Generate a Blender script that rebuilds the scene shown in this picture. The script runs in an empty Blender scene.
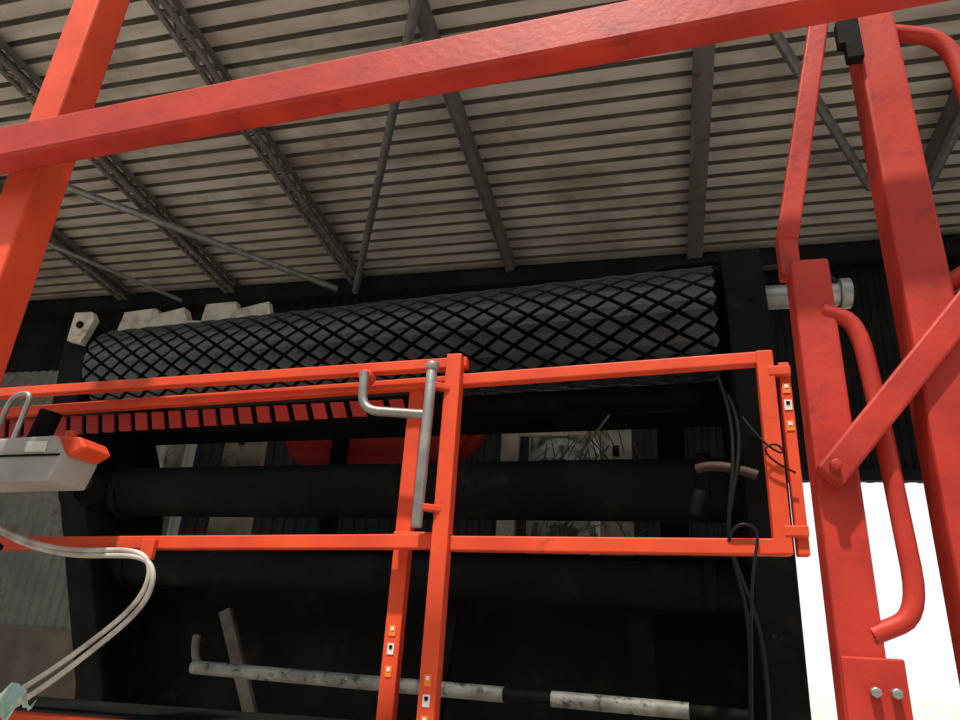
import bpy, bmesh, math, random
from mathutils import Vector, Matrix
random.seed(4)
scn=bpy.context.scene
scn.view_settings.view_transform='Standard'
COL=scn.collection

# ---------------------------------------------------------------- materials
def mat(name,c1,c2=None,scale=6,rough=.5,metal=0,bump=0.0,bscale=40,lo=.4,hi=.65,spec=.5,detail=6,stretch=None,rough2=None,grime=None,gscale=3,glo=.5,ghi=.7):
    m=bpy.data.materials.new(name); m.use_nodes=True
    nt=m.node_tree; b=nt.nodes['Principled BSDF']
    b.inputs['Roughness'].default_value=rough; b.inputs['Metallic'].default_value=metal
    b.inputs['Specular IOR Level'].default_value=spec
    b.inputs['Base Color'].default_value=(*c1,1)
    tc=nt.nodes.new('ShaderNodeTexCoord'); src=tc.outputs['Object']; raw=src
    if stretch:
        mp=nt.nodes.new('ShaderNodeMapping'); mp.inputs['Scale'].default_value=stretch
        nt.links.new(src,mp.inputs['Vector']); src=mp.outputs['Vector']
    if c2:
        n=nt.nodes.new('ShaderNodeTexNoise'); n.inputs['Scale'].default_value=scale; n.inputs['Detail'].default_value=detail
        nt.links.new(src,n.inputs['Vector'])
        r=nt.nodes.new('ShaderNodeValToRGB'); r.color_ramp.elements[0].position=lo; r.color_ramp.elements[1].position=hi
        r.color_ramp.elements[0].color=(*c1,1); r.color_ramp.elements[1].color=(*c2,1)
        nt.links.new(n.outputs['Fac'],r.inputs['Fac']); col=r.outputs['Color']
        if grime:
            g=nt.nodes.new('ShaderNodeTexNoise'); g.inputs['Scale'].default_value=gscale; g.inputs['Detail'].default_value=9; g.inputs['Roughness'].default_value=.7
            nt.links.new(raw,g.inputs['Vector'])
            mr=nt.nodes.new('ShaderNodeMapRange'); mr.inputs['From Min'].default_value=glo; mr.inputs['From Max'].default_value=ghi
            nt.links.new(g.outputs['Fac'],mr.inputs['Value'])
            mx=nt.nodes.new('ShaderNodeMix'); mx.data_type='RGBA'; mx.inputs['B'].default_value=(*grime,1)
            nt.links.new(mr.outputs['Result'],mx.inputs['Factor']); nt.links.new(col,mx.inputs['A']); col=mx.outputs['Result']
        nt.links.new(col,b.inputs['Base Color'])
        if rough2 is not None:
            mr=nt.nodes.new('ShaderNodeMapRange'); mr.inputs['From Min'].default_value=lo; mr.inputs['From Max'].default_value=hi
            mr.inputs['To Min'].default_value=rough; mr.inputs['To Max'].default_value=rough2
            nt.links.new(n.outputs['Fac'],mr.inputs['Value']); nt.links.new(mr.outputs['Result'],b.inputs['Roughness'])
    if bump>0:
        n2=nt.nodes.new('ShaderNodeTexNoise'); n2.inputs['Scale'].default_value=bscale; n2.inputs['Detail'].default_value=5
        nt.links.new(src,n2.inputs['Vector'])
        bp=nt.nodes.new('ShaderNodeBump'); bp.inputs['Strength'].default_value=bump; bp.inputs['Distance'].default_value=.01
        nt.links.new(n2.outputs['Fac'],bp.inputs['Height']); nt.links.new(bp.outputs['Normal'],b.inputs['Normal'])
    return m
M_red =mat('red_paint',(.76,.085,.028),(.56,.052,.020),5,.5,0,.06,60,.38,.75,spec=.28,rough2=.6,grime=(.30,.035,.018),gscale=11,glo=.60,ghi=.78)
M_redd=mat('red_paint_aged',(.48,.040,.024),(.33,.026,.018),7,.5,0,.12,50,.35,.7,spec=.25,grime=(.14,.015,.012),gscale=9,glo=.58,ghi=.76)
M_blk =mat('black_steel',(.0035,.0033,.0033),(.010,.009,.008),3,.75,0,.35,30,.45,.75,spec=.10,grime=(.022,.017,.012),gscale=5,glo=.56,ghi=.75)
M_rub =mat('black_rubber',(.011,.0125,.015),(.024,.026,.030),9,.33,0,.35,70,.4,.7,spec=.55,rough2=.5)
M_rubd=mat('groove_rubber',(.002,.002,.002),None,rough=.95,spec=.05)
M_galv=mat('galvanised_steel',(.24,.24,.23),(.36,.35,.33),12,.45,.5,.1,80)
M_worn=mat('worn_grey_pipe',(.15,.15,.135),(.25,.25,.22),9,.55,.1,.2,60,.42,.6,grime=(.03,.028,.024),gscale=14,glo=.52,ghi=.62)
M_raft=mat('rusty_rafter',(.16,.135,.12),(.20,.09,.055),7,.7,.1,.2,40,.5,.72)
M_rafg=mat('grey_purlin',(.16,.15,.14),(.22,.20,.185),8,.65,.1,.1,40,grime=(.11,.06,.04),gscale=4,glo=.52,ghi=.68)
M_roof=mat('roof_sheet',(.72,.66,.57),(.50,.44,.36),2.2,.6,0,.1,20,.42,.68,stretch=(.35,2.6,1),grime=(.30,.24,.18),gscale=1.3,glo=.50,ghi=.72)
M_roofd=mat('roof_groove_shade_grime',(.10,.088,.075),(.17,.145,.12),3,.8,0,.1,20,.4,.7)  # groove faces: grime plus painted-in shade, so the rib lines read dark
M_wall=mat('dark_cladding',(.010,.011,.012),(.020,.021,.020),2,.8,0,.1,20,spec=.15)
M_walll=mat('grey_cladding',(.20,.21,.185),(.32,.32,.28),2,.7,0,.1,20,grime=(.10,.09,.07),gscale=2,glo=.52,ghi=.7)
M_conc=mat('stained_concrete',(.26,.21,.16),(.15,.11,.08),2.5,.85,0,.5,15,.35,.7)
M_floor=mat('yard_concrete',(.52,.49,.44),(.40,.37,.33),1.2,.9,0,.3,12)
M_cream=mat('cream_paint',(.44,.40,.30),(.24,.20,.14),8,.6,0,.2,40,.45,.75,grime=(.08,.06,.04),gscale=6,glo=.52,ghi=.66)
M_stay=mat('dirty_stay_paint',(.12,.10,.08),(.05,.04,.03),8,.7)
M_box =mat('grey_enclosure',(.42,.42,.38),(.33,.33,.30),5,.5,0,.05,40)
M_tank=mat('grey_white_housing',(.42,.42,.39),(.08,.08,.07),9,.7,0,.1,40,.50,.60)
M_cab =mat('white_cable',(.55,.53,.46),(.34,.31,.26),14,.5,0)
M_hose=mat('black_hose',(.006,.006,.0065),None,rough=.5,spec=.25)
M_white=mat('sticker_white',(.75,.74,.68),None,rough=.4)
M_oran=mat('sticker_orange',(.85,.22,.03),None,rough=.4)
M_hay =mat('hay_stems',(.14,.12,.07),(.06,.05,.03),20,.9)
M_teal=mat('crop_net',(.35,.55,.48),(.55,.65,.58),30,.7)
M_rust=mat('rusty_hose_end',(.06,.025,.015),(.03,.015,.01),20,.7)
M_bolt=mat('zinc_bolt',(.35,.34,.32),None,rough=.45,metal=.7)

# ---------------------------------------------------------------- helpers
def empty(name,parent=None):
    e=bpy.data.objects.new(name,None); COL.objects.link(e); e.empty_display_size=.1
    if parent: e.parent=parent
    return e
def obj(name,me,m,parent=None,smooth=False):
    o=bpy.data.objects.new(name,me); COL.objects.link(o)
    if m is not None:
        for x in (m if isinstance(m,(list,tuple)) else [m]): me.materials.append(x)
    if smooth:
        for p in me.polygons: p.use_smooth=True
    if parent: o.parent=parent
    return o
def V(*a): return Vector(a)
def bm_beam(bm,p0,p1,w,h,up=(0,0,1)):
    """rectangular tube from p0 to p1; h measured along 'up', w across"""
    p0=Vector(p0);p1=Vector(p1); d=(p1-p0).normalized(); up=Vector(up)
    if abs(d.dot(up))>.98: up=Vector((0,1,0))
    s=d.cross(up).normalized(); u=s.cross(d).normalized()
    vs=[]
    for p in (p0,p1):
        for a,b in ((-1,-1),(1,-1),(1,1),(-1,1)):
            vs.append(bm.verts.new(p+s*a*w/2+u*b*h/2))
    f=[(3,2,1,0),(4,5,6,7),(0,1,5,4),(1,2,6,5),(2,3,7,6),(3,0,4,7)]
    for q in f: bm.faces.new([vs[i] for i in q])
def beams(name,lst,m,parent=None,bev=.004):
    bm=bmesh.new()
    for b in lst: bm_beam(bm,*b)
    bmesh.ops.recalc_face_normals(bm,faces=bm.faces)
    me=bpy.data.meshes.new(name); bm.to_mesh(me); bm.free()
    o=obj(name,me,m,parent)
    if bev:
        md=o.modifiers.new('bev','BEVEL'); md.width=bev; md.segments=2; md.limit_method='ANGLE'
    return o
def box(name,lo,hi,m,parent=None,bev=.004):
    lo=Vector(lo);hi=Vector(hi); c=(lo+hi)/2
    return beams(name,[((lo.x,c.y,c.z),(hi.x,c.y,c.z),hi.y-lo.y,hi.z-lo.z)],m,parent,bev)
def tube(name,pts,r,m,parent=None,res=3,smooth_pts=True,fillet=None):
    cu=bpy.data.curves.new(name,'CURVE'); cu.dimensions='3D'; cu.bevel_depth=r; cu.bevel_resolution=res; cu.use_fill_caps=True
    pts=[Vector(p) for p in pts]
    if fillet:
        out=[pts[0]]
        for i in range(1,len(pts)-1):
            a=(pts[i-1]-pts[i]);b=(pts[i+1]-pts[i]); ra=min(fillet,a.length*.45); rb=min(fillet,b.length*.45)
            A=pts[i]+a.normalized()*ra;B=pts[i]+b.normalized()*rb
            for k in range(7):
                t=k/6; out.append(A*(1-t)**2+pts[i]*2*t*(1-t)+B*t*t)
        out.append(pts[-1]); pts=out; smooth_pts=False
    if smooth_pts and len(pts)>2:
        sp=cu.splines.new('NURBS'); sp.points.add(len(pts)-1); sp.order_u=4; sp.use_endpoint_u=True
    else:
        sp=cu.splines.new('POLY'); sp.points.add(len(pts)-1)
    for q,p in zip(sp.points,pts): q.co=(*p,1)
    ob=bpy.data.objects.new(name+'_c',cu); COL.objects.link(ob)
    dg=bpy.context.evaluated_depsgraph_get(); me=bpy.data.meshes.new_from_object(ob.evaluated_get(dg))
    bpy.data.objects.remove(ob); me.name=name; me.materials.clear()
    return obj(name,me,m,parent,True)
def prism(name,poly,a,b,axis,m,parent=None,bev=.003):
    bm=bmesh.new()
    def mk(p,t):
        if axis=='y': return (p[0],t,p[1])
        if axis=='x': return (t,p[0],p[1])
        return (p[0],p[1],t)
    A=[bm.verts.new(mk(p,a)) for p in poly];B=[bm.verts.new(mk(p,b)) for p in poly]
    bm.faces.new(A);bm.faces.new(B[::-1]); n=len(poly)
    for i in range(n): bm.faces.new([A[i],B[i],B[(i+1)%n],A[(i+1)%n]])
    bmesh.ops.recalc_face_normals(bm,faces=bm.faces)
    me=bpy.data.meshes.new(name); bm.to_mesh(me); bm.free()
    o=obj(name,me,m,parent)
    if bev:
        md=o.modifiers.new('bev','BEVEL'); md.width=bev; md.segments=2; md.limit_method='ANGLE'
    return o
def cyl(name,p0,p1,r,m,parent=None,n=28,r2=None):
    p0=Vector(p0);p1=Vector(p1);d=p1-p0
    bm=bmesh.new(); bmesh.ops.create_cone(bm,cap_ends=True,segments=n,radius1=r,radius2=r if r2 is None else r2,depth=d.length)
    q=d.to_track_quat('Z','Y').to_matrix().to_4x4(); q.translation=(p0+p1)/2
    bmesh.ops.transform(bm,matrix=q,verts=bm.verts)
    me=bpy.data.meshes.new(name); bm.to_mesh(me); bm.free()
    o=obj(name,me,m,parent,True)
    md=o.modifiers.new('bev','BEVEL'); md.width=min(.006,r*.2); md.segments=2; md.limit_method='ANGLE'; md.angle_limit=math.radians(50)
    return o

# ---------------------------------------------------------------- building
TS=math.tan(math.radians(5))
def rz(y): return 6.4-(y-8)*TS         # underside of the roof
XL,XR=-12.0,6.5
def corr_profile(period,depth,length,up=.16,slope=.07):
    pts=[];t=0
    while t<length:
        for k,h in ((0,0),(1-up-2*slope,0),(1-up-slope,depth),(1-slope,depth)):
            pts.append((t+k*period,h))
        t+=period
    pts=[p for p in pts if p[0]<=length]; pts.append((length,0)); return pts
pr=corr_profile(.205,.05,7.0)
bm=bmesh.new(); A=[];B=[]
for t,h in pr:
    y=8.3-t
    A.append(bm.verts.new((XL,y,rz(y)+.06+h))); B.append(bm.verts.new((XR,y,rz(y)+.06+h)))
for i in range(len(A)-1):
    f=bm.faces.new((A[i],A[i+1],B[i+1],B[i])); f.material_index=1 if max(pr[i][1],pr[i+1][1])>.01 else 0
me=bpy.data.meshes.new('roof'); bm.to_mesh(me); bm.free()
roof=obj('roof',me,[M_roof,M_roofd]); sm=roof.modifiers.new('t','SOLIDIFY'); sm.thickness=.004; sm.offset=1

def lattice(x,y0=1.35,y1=8.1,w=.12,h=.16):
    e=empty('roof_rafter')
    L=[]
    for dx in (-w/2,w/2):
        L.append(((x+dx,y0,rz(y0)-.02),(x+dx,y1,rz(y1)-.02),.045,.05))
        L.append(((x+dx,y0,rz(y0)-h),(x+dx,y1,rz(y1)-h),.045,.04))
    beams('chords',L,M_rafg,e,.002)
    L=[];y=y0;k=0
    while y<y1-.15:
        yn=y+.15
        a,b=(x-w/2,x+w/2) if k%2 else (x+w/2,x-w/2)
        L.append(((a,y,rz(y)-h-.005),(b,yn,rz(yn)-h-.005),.04,.012)); 
        z0,z1=(rz(y)-h,rz(yn)) if k%2 else (rz(y),rz(yn)-h)
        L.append(((x-w/2,y,z0),(x-w/2,yn,z1),.012,.02)); L.append(((x+w/2,y,z0),(x+w/2,yn,z1),.012,.02))
        y=yn;k+=1
    beams('lacing',L,M_raft,e,0)
for x in (-10.0,-7.9,-6.05,-4.05): lattice(x)
def chan(x,w):
    e=empty('roof_rafter'); y0,y1=1.35,8.1
    beams('channel',[((x,y0,rz(y0)-.05),(x,y1,rz(y1)-.05),w,.20),((x-w*.5,y0,rz(y0)-.14),(x-w*.5,y1,rz(y1)-.14),.02,.06)],M_rafg,e,.004)
chan(-1.85,.09); chan(.48,.17); chan(2.75,.14); chan(4.9,.14)
def pipe(a,b,r=.045):
    tube('roof_brace_pipe',[a,b],r,M_galv)
def rp(x,y,d=.3): return (x*.95,y*.95,rz(y*.95)-d)
pipe(rp(-1.7,3.7),rp(-4.25,8.3)); pipe(rp(-9.0,3.5),rp(-4.5,8.2)); pipe(rp(.85,4.5),rp(2.25,7.0)); pipe(rp(2.85,5.5),rp(2.8,8.2)); pipe(rp(-9.6,4.6,.26),rp(-7.2,8.3,.26),.03)
beams('roof_eave_beam',[((XL,7.95,6.2),(XR,7.95,6.2),.12,.22)],M_wall,None)

def clad(bm,x0,x1,z0,z1,y,mi,period=.16,depth=.03):
    pr=corr_profile(period,depth,x1-x0,.32,.14); A=[];B=[]
    for t,h in pr:
        A.append(bm.verts.new((x0+t,y+h,z0)));B.append(bm.verts.new((x0+t,y+h,z1)))
    for i in range(len(A)-1):
        f=bm.faces.new((A[i],A[i+1],B[i+1],B[i])); f.material_index=mi
bm=bmesh.new()
DX0,DX1,DZ=1.2,5.2,3.52
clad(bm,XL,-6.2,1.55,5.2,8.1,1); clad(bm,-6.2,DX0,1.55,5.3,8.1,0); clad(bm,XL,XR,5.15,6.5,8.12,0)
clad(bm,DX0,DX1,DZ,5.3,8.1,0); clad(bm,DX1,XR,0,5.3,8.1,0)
def bmb(lo,hi,mi):
    n=len(bm.faces); lo=Vector(lo);hi=Vector(hi);c=(lo+hi)/2
    bm_beam(bm,(lo.x,c.y,c.z),(hi.x,c.y,c.z),hi.y-lo.y,hi.z-lo.z)
    bm.faces.ensure_lookup_table()
    for f in bm.faces[n:]: f.material_index=mi
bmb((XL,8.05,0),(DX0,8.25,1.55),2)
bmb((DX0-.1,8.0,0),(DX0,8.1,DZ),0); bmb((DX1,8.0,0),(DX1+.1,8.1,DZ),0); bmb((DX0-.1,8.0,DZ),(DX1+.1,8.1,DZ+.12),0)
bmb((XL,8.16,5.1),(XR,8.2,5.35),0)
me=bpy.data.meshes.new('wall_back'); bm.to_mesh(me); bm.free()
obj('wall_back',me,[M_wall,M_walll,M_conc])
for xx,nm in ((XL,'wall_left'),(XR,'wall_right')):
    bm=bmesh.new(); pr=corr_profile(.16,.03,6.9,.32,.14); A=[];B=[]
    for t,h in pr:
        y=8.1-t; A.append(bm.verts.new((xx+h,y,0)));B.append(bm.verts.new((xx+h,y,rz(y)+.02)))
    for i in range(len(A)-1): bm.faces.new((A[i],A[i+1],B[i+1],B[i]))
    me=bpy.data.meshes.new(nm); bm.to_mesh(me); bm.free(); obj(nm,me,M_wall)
# unseen dark wall added behind the viewer to block low sky light
bm=bmesh.new(); clad(bm,-16,12,0,6.0,-7,0,.3,.05); bmb((-16,-7.3,6.0),(12,-6.9,6.1),0)
me=bpy.data.meshes.new('sky_blocker_wall'); bm.to_mesh(me); bm.free(); obj('sky_blocker_wall',me,[M_wall])
box('floor',(-40,-30,-.2),(40,60,0),M_floor,None,0)

# ---------------------------------------------------------------- harvester machine
H=empty('harvester_machine')
Zr=3.285; RR=.295
PL=V(-3.66,3.79,Zr+.01); PR=V(.305,3.42,Zr)
ax=(PR-PL); LN=ax.length; ax.normalize(); e2=Vector((0,0,1)); e1=ax.cross(e2).normalized()
if e1.y>0: e1=-e1
def rp3(s,th,r): return PL+ax*s+(e1*math.cos(th)+e2*math.sin(th))*r
cyl('roller_core',PL,PR,RR-.018,M_rubd,H,96)
cyl('roller_stub_left',PL-ax*.25,PL,.13,M_blk,H)
bm=bmesh.new(); a=.165; nb=18; dth=2*math.pi/nb; kx=.84; ky=.84
nrow=int(LN/a)
def cl(s): return min(max(s,.004),LN-.004)
for j in range(nb*2):
    th=j*dth/2
    for i in range(nrow+2):
        s=i*a+(a/2 if j%2 else 0)
        if s<-a*.2 or s>LN+a*.2: continue
        hs=a/2*kx; ht=dth/2*ky
        base=[(s-hs,th),(s,th-ht),(s+hs,th),(s,th+ht)]
        lo=[bm.verts.new(rp3(cl(S),T,RR-.019)) for S,T in base]
        k2=.90
        dr=random.uniform(-.002,.002)
        hi=[bm.verts.new(rp3(cl(s+(S-s)*k2),th+(T-th)*k2,RR+dr)) for S,T in base]
        c=bm.verts.new(rp3(cl(s),th,RR+.003+dr))
        for q in range(4):
            bm.faces.new((lo[q],lo[(q+1)%4],hi[(q+1)%4],hi[q])); bm.faces.new((hi[q],hi[(q+1)%4],c))
bmesh.ops.recalc_face_normals(bm,faces=bm.faces)
me=bpy.data.meshes.new('diamond_lagging'); bm.to_mesh(me); bm.free(); obj('diamond_lagging',me,M_rub,H)
def plate(name,pts,th,m,par=H):
    bm=bmesh.new(); A=[bm.verts.new(p) for p in pts]; B=[bm.verts.new((p[0]+th,p[1],p[2])) for p in pts]
    bm.faces.new(A);bm.faces.new(B[::-1]);n=len(pts)
    for i in range(n): bm.faces.new([A[i],B[i],B[(i+1)%n],A[(i+1)%n]])
    bmesh.ops.recalc_face_normals(bm,faces=bm.faces)
    me=bpy.data.meshes.new(name); bm.to_mesh(me); bm.free(); o=obj(name,me,m,par)
    md=o.modifiers.new('b','BEVEL'); md.width=.01; md.segments=2
    return o
plate('side_plate_right',[(.31,3.2,3.58),(.31,3.75,3.58),(.36,4.4,2.6),(.42,4.4,0.0),(.42,3.75,0.0),(.40,3.7,1.5),(.33,3.2,3.0)],.19,M_blk)
plate('side_plate_left',[(-4.02,3.6,3.60),(-4.02,4.1,3.60),(-3.9,4.6,2.6),(-3.5,4.7,0.0),(-3.5,4.2,0.0),(-3.6,4.05,1.3),(-3.95,3.6,3.0)],.20,M_blk)
def EL(z):
    t=(3.6-z)/2.3; return V(-3.85+.4*t,3.82+.42*t,z)
def ER(z):
    t=(3.6-z)/2.1; return V(.36+.05*t,3.42+.42*t,z)
cyl('idler_roller_1',EL(2.51),ER(2.48),.16,M_blk,H)
cyl('idler_roller_2',EL(2.04),ER(2.02),.115,M_blk,H)
cyl('cross_tube_upper',EL(3.02)+V(0,.1,0),ER(3.00)+V(0,.1,0),.10,M_blk,H)
for z,r in ((2.49,.175),(2.03,.13)):
    l,rr_=EL(z),ER(z); d=(rr_-l).normalized()
    for s in (.12,(rr_-l).length-.22):
        cyl('roller_collar',l+d*s,l+d*(s+.06),r,M_blk,H)
l,r_=V(-2.72,3.95,1.47),V(.35,3.7,1.47); d=(r_-l)
tube('worn_pipe_1',[l,l+d*.62],.038,M_worn,H)
tube('worn_pipe_elbow',[l+V(-.06,.06,.17),l+V(-.03,.02,.03),l+V(.06,0,0)],.024,M_stay,H)
tube('worn_pipe_2',[l+d*.70,l+d*.91],.038,M_worn,H)
tube('pipe_joint',[l+d*.61,l+d*.71],.030,M_blk,H)
tube('pipe_end',[l+d*.91,l+d],.030,M_blk,H)
def sheet(name,pts,m,par=H,th=.02):
    bm=bmesh.new(); bm.faces.new([bm.verts.new(p) for p in pts])
    me=bpy.data.meshes.new(name); bm.to_mesh(me); bm.free(); o=obj(name,me,m,par)
    s=o.modifiers.new('s','SOLIDIFY'); s.thickness=th; return o
sheet('conveyor_belt_low',[(-3.6,4.35,2.20),(.4,4.05,2.20),(.45,4.3,.3),(-3.4,4.6,.3)],M_blk)
sheet('hood_sheet',[(-3.85,4.2,3.45),(.34,3.85,3.45),(.34,4.2,2.98),(-3.8,4.5,2.98)],M_blk)
beams('machine_legs',[((-3.4,4.45,0),(-3.6,4.4,2.2),.12,.12),((.5,4.2,0),(.42,4.2,2.2),.12,.12),((-3.6,4.5,1.1),(.5,4.2,1.1),.1,.16),((-3.4,4.1,.35),(.45,3.8,.35),.1,.2),
   ((-2.2,4.4,2.2),(-2.2,4.4,3.1),.09,.09,(0,1,0)),((.05,4.3,2.2),(.05,4.3,3.1),.16,.09,(0,1,0)),
   ((-1.3,4.1,1.0),(-1.2,4.05,1.9),.10,.06,(0,1,0)),((-.1,4.0,1.0),(-.15,3.95,1.9),.12,.06,(0,1,0))],M_blk,H)
beams('slanted_stay',[((-2.74,4.20,1.80),(-2.40,4.20,1.15),.08,.04,(0,1,0))],M_stay,H)
prism('inner_chassis',[(-2.85,3.30),(-1.05,3.32),(-1.22,2.95),(-1.45,2.74),(-2.0,2.66),(-2.6,2.85)],4.45,4.55,'y',M_redd,H)
beams('inner_chassis_rib',[((-2.7,4.42,3.15),(-1.2,4.42,3.10),.05,.05),((-1.45,4.42,2.75),(-1.15,4.42,3.25),.06,.06)],M_redd,H)
beams('cream_posts',[((-3.12,4.62,0.2),(-3.10,4.62,3.3),.34,.05,(0,1,0)),((-3.72,4.62,1.3),(-3.72,4.62,3.3),.14,.05,(0,1,0)),
  ((-1.05,4.62,.3),(-1.02,4.62,3.25),.12,.06,(0,1,0)),((-.30,4.62,.3),(-.30,4.62,3.25),.20,.05,(0,1,0)),((-3.9,4.66,3.12),(-2.6,4.66,3.14),.04,.1)],M_cream,H)
beams('cream_post_slots',[((-3.12,4.59,3.0),(-3.12,4.59,3.1),.05,.01,(0,1,0)),((-3.12,4.59,2.75),(-3.12,4.59,2.82),.04,.01,(0,1,0)),((-.30,4.59,2.9),(-.30,4.59,2.97),.04,.01,(0,1,0))],M_blk,H,0)
cyl('grain_tank',(-.70,5.0,2.2),(-.70,5.0,3.3),.26,M_tank,H,32)
beams('tank_bands',[((-.98,4.73,2.72),(-.42,4.73,2.72),.02,.04),((-.98,4.73,3.1),(-.42,4.73,3.1),.02,.04)],M_cream,H)
bm=bmesh.new()
for k in range(120):
    c=V(random.gauss(-.50,.16),random.uniform(4.45,4.6),random.uniform(2.25,3.25)); d=V(random.uniform(-.6,.6),random.uniform(-.3,.3),random.uniform(-1,1)).normalized()*random.uniform(.04,.13)
    bm_beam(bm,c-d,c+d,.006,.006)
me=bpy.data.meshes.new('hay_stems'); bm.to_mesh(me); bm.free(); obj('hay_stems',me,M_hay,H)
prism('cream_bracket_1',[(-4.02,3.66),(-3.98,3.90),(-3.70,3.92),(-3.66,3.87),(-3.45,3.91),(-3.40,3.80),(-3.2,3.78),(-3.2,3.60)],4.02,4.10,'y',M_cream,H)
prism('cream_bracket_2',[(-3.4,3.60),(-3.36,3.99),(-3.1,4.0),(-3.08,3.93),(-2.82,3.98),(-2.78,3.86),(-2.6,3.85),(-2.6,3.55)],4.14,4.20,'y',M_cream,H)
prism('bearing_bracket',[(-3.92,3.45),(-3.92,3.66),(-3.78,3.66),(-3.74,3.6),(-3.80,3.42)],3.54,3.59,'y',M_cream,H)
cyl('bearing_bolt',(-3.84,3.52,3.56),(-3.84,3.55,3.56),.025,M_blk,H,12)
cyl('bearing_hub_left',(-3.86,3.90,2.47),(-3.6,3.75,2.47),.10,M_blk,H)
cyl('bearing_bolt_l',(-3.60,3.62,2.5),(-3.60,3.72,2.5),.04,M_rust,H,12)
cyl('hydraulic_motor',(.50,3.35,3.38),(.86,3.35,3.38),.06,M_galv,H)
cyl('motor_flange',(.86,3.35,3.38),(.91,3.35,3.38),.075,M_galv,H)
cyl('motor_cap',(.91,3.35,3.38),(.93,3.35,3.38),.045,M_blk,H)
tube('top_pipe',[(-.02,3.5,3.55),(-.02,3.5,3.65),(.05,3.5,3.68),(.45,3.5,3.69)],.018,M_blk,H,fillet=.05)
tube('motor_hose',[(.5,3.3,3.52),(.65,3.3,3.54),(.8,3.3,3.50),(.84,3.3,3.42)],.012,M_hose,H)
for k in range(2):
    x=.27+k*.035; j=random.uniform(-.05,.05)
    tube('hydraulic_hose_%d'%k,[(x,3.3-.02*k,2.95-.1*k),(x+.08,3.2,2.6),(x-.08+j,3.25,2.2),(x+.1,3.3,1.9),(x+.02-j,3.35,1.4),(x+.05,3.5,.9)],.009,M_hose,H)
tube('rusty_hose',[(.15,3.30,2.50),(.24,3.25,2.52),(.34,3.25,2.48),(.40,3.25,2.46)],.022,M_rust,H)
cyl('coupling',(.13,3.3,2.28),(.16,3.3,2.40),.030,M_blk,H)
tube('stay_wire',[(-.50,4.0,2.72),(-.22,4.0,3.1)],.007,M_galv,H)
for z in (3.3,2.6,1.8):
    cyl('plate_bolt',(.44,3.2+(3.0-z)*.27 if z<3 else 3.19,z),(.44,3.15+(3.0-z)*.27 if z<3 else 3.17,z),.012,M_blk,H,8)

# ---------------------------------------------------------------- guard rail (welded box section)
G=empty('safety_guard_rail')
def zl(z,x): return z+.028*(x+.62)    # left leaf sags slightly
yb=2.02
L=[]
L.append(((-3.3,yb,zl(2.535,-3.3)),(-.60,yb,2.537),.036,.036))
L.append(((-3.3,yb+.06,zl(2.487,-3.3)-.02),(-.66,yb+.06,2.497),.036,.036))
L.append(((-3.3,yb,zl(1.965,-3.3)),(-.66,yb,1.97),.042,.042))
L.append(((-.62,yb,2.475),(.30,yb,2.515),.038,.038))
L.append(((-.62,yb,1.965),(.31,yb,1.98),.042,.042))
beams('rails',L,M_red,G)
P=[((-.635,yb-.02,1.36),(-.635,yb-.02,2.555),.05,.05,(0,1,0)),
   ((-.79,yb+.08,1.36),(-.79,yb+.08,2.49),.05,.04,(0,1,0)),
   ((.295,yb,1.96),(.295,yb,2.535),.045,.045,(0,1,0)),
   ((.345,yb+.01,1.96),(.345,yb+.01,2.50),.03,.04,(0,1,0)),
   ((-3.28,yb,1.3),(-3.28,yb,2.46),.05,.05,(0,1,0))]
beams('posts',P,M_red,G)
beams('hinge_tabs',[((.30,yb-.01,2.47),(.36,yb-.01,2.47),.03,.03),((.30,yb-.01,2.02),(.36,yb-.01,2.02),.03,.03),((-.80,yb+.04,1.99),(-.62,yb+.04,1.99),.06,.02),((-1.62,yb-.03,1.95),(-1.62,yb-.03,1.885),.05,.02,(0,1,0))],M_red,G)
bm=bmesh.new(); x=-2.55
while x<-.82:
    z=zl(2.487,x)-.032; hgt=.050+.022*(-.8-x)/1.5
    q=[(x,z),(x+.050,z),(x+.050+.022,z-hgt),(x+.022,z-hgt)]
    A=[bm.verts.new((p[0],yb+.075,p[1])) for p in q];B=[bm.verts.new((p[0],yb+.083,p[1])) for p in q]
    bm.faces.new(A);bm.faces.new(B[::-1])
    for i in range(4): bm.faces.new([A[i],B[i],B[(i+1)%4],A[(i+1)%4]])
    x+=.072
bmesh.ops.recalc_face_normals(bm,faces=bm.faces)
me=bpy.data.meshes.new('guard_teeth'); bm.to_mesh(me); bm.free(); obj('guard_teeth',me,M_redd,G)
beams('guard_backing',[((-3.3,yb+.10,zl(2.43,-3.3)),(-.70,yb+.10,2.455),.012,.09)],M_blk,G,0)
tube('latch_handle',[(-.93,yb-.06,2.495),(-.925,yb-.06,2.365),(-.70,yb-.06,2.345)],.015,M_galv,G,fillet=.06)
cyl('latch_handle_collar',(-.935,yb-.05,2.49),(-.935,yb,2.49),.022,M_red,G,16)
cyl('latch_pin',(-.70,yb-.07,2.00),(-.695,yb-.07,2.50),.017,M_galv,G,20)
cyl('latch_pin_head',(-.695,yb-.07,2.49),(-.695,yb-.07,2.515),.021,M_galv,G,20)
beams('latch_lugs',[((-.70,yb-.07,2.44),(-.64,yb-.03,2.44),.03,.02),((-.70,yb-.07,2.06),(-.64,yb-.03,2.06),.03,.02)],M_red,G)
def sticker(x,y,z,w=.022,h=.045,c=M_oran):
    box('warning_sticker',(x-w/2,y-.0016,z-h/2),(x+w/2,y,z+h/2),c,G,0)
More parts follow.
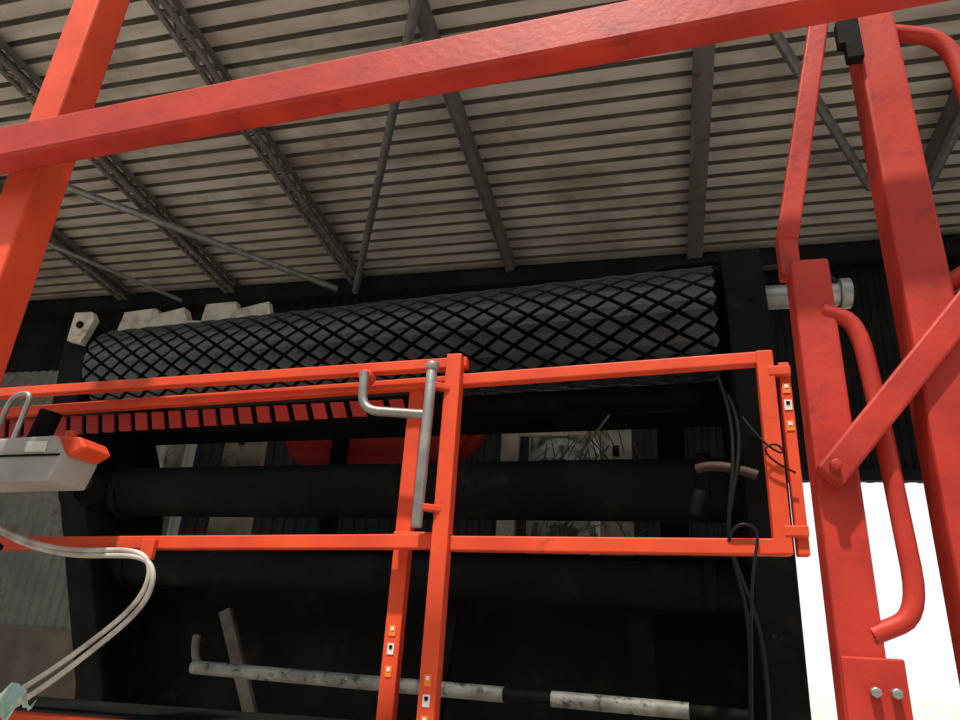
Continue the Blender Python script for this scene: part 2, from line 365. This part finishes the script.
for x,y,zz in ((-.635,yb-.046,(1.60,1.55,1.50)),(-.79,yb+.059,(1.72,1.67,1.61)),(.345,yb-.011,(2.42,2.37,2.31))):
    for k,z in enumerate(zz): sticker(x,y,z,.02,.03,M_oran if k!=1 else M_white); sticker(x,y-.002,z+.005,.010,.010,M_white if k!=1 else M_blk)
tube('tie_wire',[(.22,yb-.03,2.33),(.26,yb-.05,2.25),(.33,yb-.04,2.20),(.30,yb-.05,2.27),(.24,yb-.05,2.22),(.34,yb-.04,2.17)],.003,M_hose,G)
tube('tie_wire_2',[(.16,yb-.02,1.99),(.17,yb-.04,2.03),(.22,yb-.04,2.04),(.24,yb-.03,2.0),(.2,yb-.05,1.9),(.19,yb,1.6),(.17,yb,1.42)],.004,M_hose,G)

# work platform
W=empty('work_platform')
beams('edge_beam',[((-3.3,yb,1.34),(.3,yb,1.41),.05,.10)],M_red,W)
beams('deck',[((-3.3,2.5,1.33),(.3,2.5,1.40),.9,.03)],M_blk,W)
beams('legs',[((-3.2,2.1,0),(-3.2,2.1,1.32),.08,.08),((.2,2.1,0),(.2,2.1,1.38),.08,.08),((-3.2,2.9,0),(-3.2,2.9,1.32),.08,.08),((.2,2.9,0),(.2,2.9,1.38),.08,.08)],M_red,W)

# ---------------------------------------------------------------- overhead gantry frame
F_=empty('steel_gantry_frame')
beams('top_beam',[((-3.2,1.34,2.96),(1.6,1.34,3.23),.08,.12)],M_redd,F_,.008)
beams('left_post',[((-1.94,1.47,0),(-1.94,1.47,4.2),.12,.12,(0,1,0))],M_red,F_,.008)
beams('left_post_channel',[((-2.06,1.53,0),(-2.06,1.53,4.2),.09,.06,(0,1,0))],M_galv,F_,.004)
beams('tall_post',[((.585,1.62,0),(.585,1.62,3.9),.10,.10,(0,1,0))],M_redd,F_,.008)
beams('short_post',[((.355,1.63,0),(.355,1.63,2.595),.085,.085,(0,1,0))],M_redd,F_,.008)
beams('brace_upper',[((.47,1.62,3.38),(.315,1.62,2.66),.05,.05),((.315,1.62,2.68),(.315,1.62,2.56),.045,.045,(0,1,0))],M_redd,F_,.005)
beams('brace_lower',[((.33,1.57,2.06),(.80,1.57,2.62),.055,.06)],M_redd,F_,.006)
tube('curved_handrail',[(.37,1.60,2.46),(.44,1.60,2.43),(.455,1.60,2.2),(.47,1.60,1.80),(.38,1.60,1.76)],.019,M_redd,F_,fillet=.09)
tube('upper_handrail',[(.62,1.60,3.27),(.76,1.60,3.22),(.78,1.60,2.6),(.62,1.60,2.5)],.022,M_redd,F_,fillet=.12)
beams('foot_gusset',[((.37,1.585,1.50),(.37,1.585,1.72),.11,.012,(0,1,0))],M_redd,F_)
for x,z in ((.365,1.66),(.40,1.66),(.395,1.60)):
    cyl('bolt_head',(x,1.578,z),(x,1.560,z),.010,M_bolt,F_,6)
for (x,z) in ((.60,2.12),(.60,2.05),(.34,2.08)):
    cyl('bolt_head',(x,1.545 if x<.5 else 1.57,z),(x,1.52 if x<.5 else 1.55,z),.012,M_redd,F_,6)
beams('hinge_block',[((.52,1.56,3.15),(.52,1.56,3.30),.04,.03,(0,1,0)),((.495,1.56,3.2),(.495,1.56,3.28),.02,.03,(0,1,0))],M_blk,F_)

# ---------------------------------------------------------------- control box
K=empty('control_box')
prism('enclosure',[(-2.52,2.07),(-1.86,2.09),(-1.835,2.175),(-1.88,2.235),(-2.52,2.21)],1.76,1.92,'y',M_box,K,.006)
prism('face_seam',[(-2.52,2.155),(-1.837,2.168),(-1.837,2.174),(-2.52,2.161)],1.755,1.76,'y',M_blk,K,0)
prism('red_cover',[(-1.92,2.245),(-1.80,2.235),(-1.77,2.20),(-1.82,2.17),(-1.87,2.19)],1.78,1.90,'y',M_red,K,.008)
cyl('red_knob',(-1.88,1.82,2.23),(-1.88,1.82,2.265),.018,M_red,K,16)
box('label',(-1.98,1.757,2.18),(-1.90,1.7595,2.215),M_white,K,0)
cyl('black_knob_base',(-2.06,1.86,2.20),(-2.03,1.86,2.35),.036,M_blk,K,24)
tube('metal_bail',[(-2.18,1.80,2.20),(-2.15,1.80,2.39),(-2.07,1.80,2.40),(-2.09,1.80,2.20)],.009,M_galv,K,fillet=.04)
E=empty('electrical_cable')
for k,(dx,dz) in enumerate(((0,0),(.018,-.016))):
    tube('cable_%d'%k,[(-2.6+dx,1.95,2.14+dz),(-2.4+dx,1.95,2.06+dz),(-2.2+dx,1.95,1.95+dz),(-1.9+dx,1.96,1.89+dz),(-1.66+dx,1.965,1.92+dz),(-1.57+dx,1.965,1.88+dz),(-1.57+dx,1.965,1.76+dz),(-1.74+dx,1.96,1.62+dz),(-1.9+dx,1.96,1.50+dz*2),(-2.15+dx,1.96,1.36+dz*2)],.0085,M_cab,E)
tube('cable_black',[(-2.6,1.95,2.10),(-2.35,1.95,1.99),(-2.16,1.94,1.90)],.012,M_hose,E)
bm=bmesh.new(); n=14; g=[[bm.verts.new((-2.10+.022*i,1.75+.012*j,1.425+.03*math.sin(i*.9+j)+random.uniform(-.012,.012)+.004*j)) for j in range(n)] for i in range(n)]
for i in range(n-1):
    for j in range(n-1): bm.faces.new((g[i][j],g[i+1][j],g[i+1][j+1],g[i][j+1]))
me=bpy.data.meshes.new('crop_netting'); bm.to_mesh(me); bm.free(); obj('crop_netting',me,M_teal,W)

# ---------------------------------------------------------------- light
w=bpy.data.worlds.new('World'); scn.world=w; w.use_nodes=True
bg=w.node_tree.nodes['Background']; bg.inputs['Color'].default_value=(.95,.98,1,1); bg.inputs['Strength'].default_value=1.1
sd=bpy.data.lights.new('sun','SUN'); sd.energy=5.0; sd.angle=math.radians(2); sd.color=(1,.93,.82)
so=bpy.data.objects.new('sun',sd); COL.objects.link(so)
el,az=math.radians(66),math.radians(-100)
dirv=Vector((math.cos(el)*math.cos(az),math.cos(el)*math.sin(az),math.sin(el)))
so.rotation_euler=dirv.to_track_quat('Z','Y').to_euler()

# ---------------------------------------------------------------- camera
cd=bpy.data.cameras.new('camera'); cam=bpy.data.objects.new('camera',cd); COL.objects.link(cam); scn.camera=cam
cd.sensor_width=36; cd.lens=700/960*36; cd.clip_start=.05
psi,th,ro=map(math.radians,(15.5,22,3.7))
h=Vector((-math.sin(psi),math.cos(psi),0)); r0=Vector((math.cos(psi),math.sin(psi),0)); z=Vector((0,0,1))
Fv=math.cos(th)*h+math.sin(th)*z; U0=-math.sin(th)*h+math.cos(th)*z
Rv=math.cos(ro)*r0+math.sin(ro)*U0; Uv=math.cos(ro)*U0-math.sin(ro)*r0
m=Matrix((( Rv.x,Uv.x,-Fv.x),(Rv.y,Uv.y,-Fv.y),(Rv.z,Uv.z,-Fv.z))).to_4x4(); m.translation=(0,0,1.7)
cam.matrix_world=m
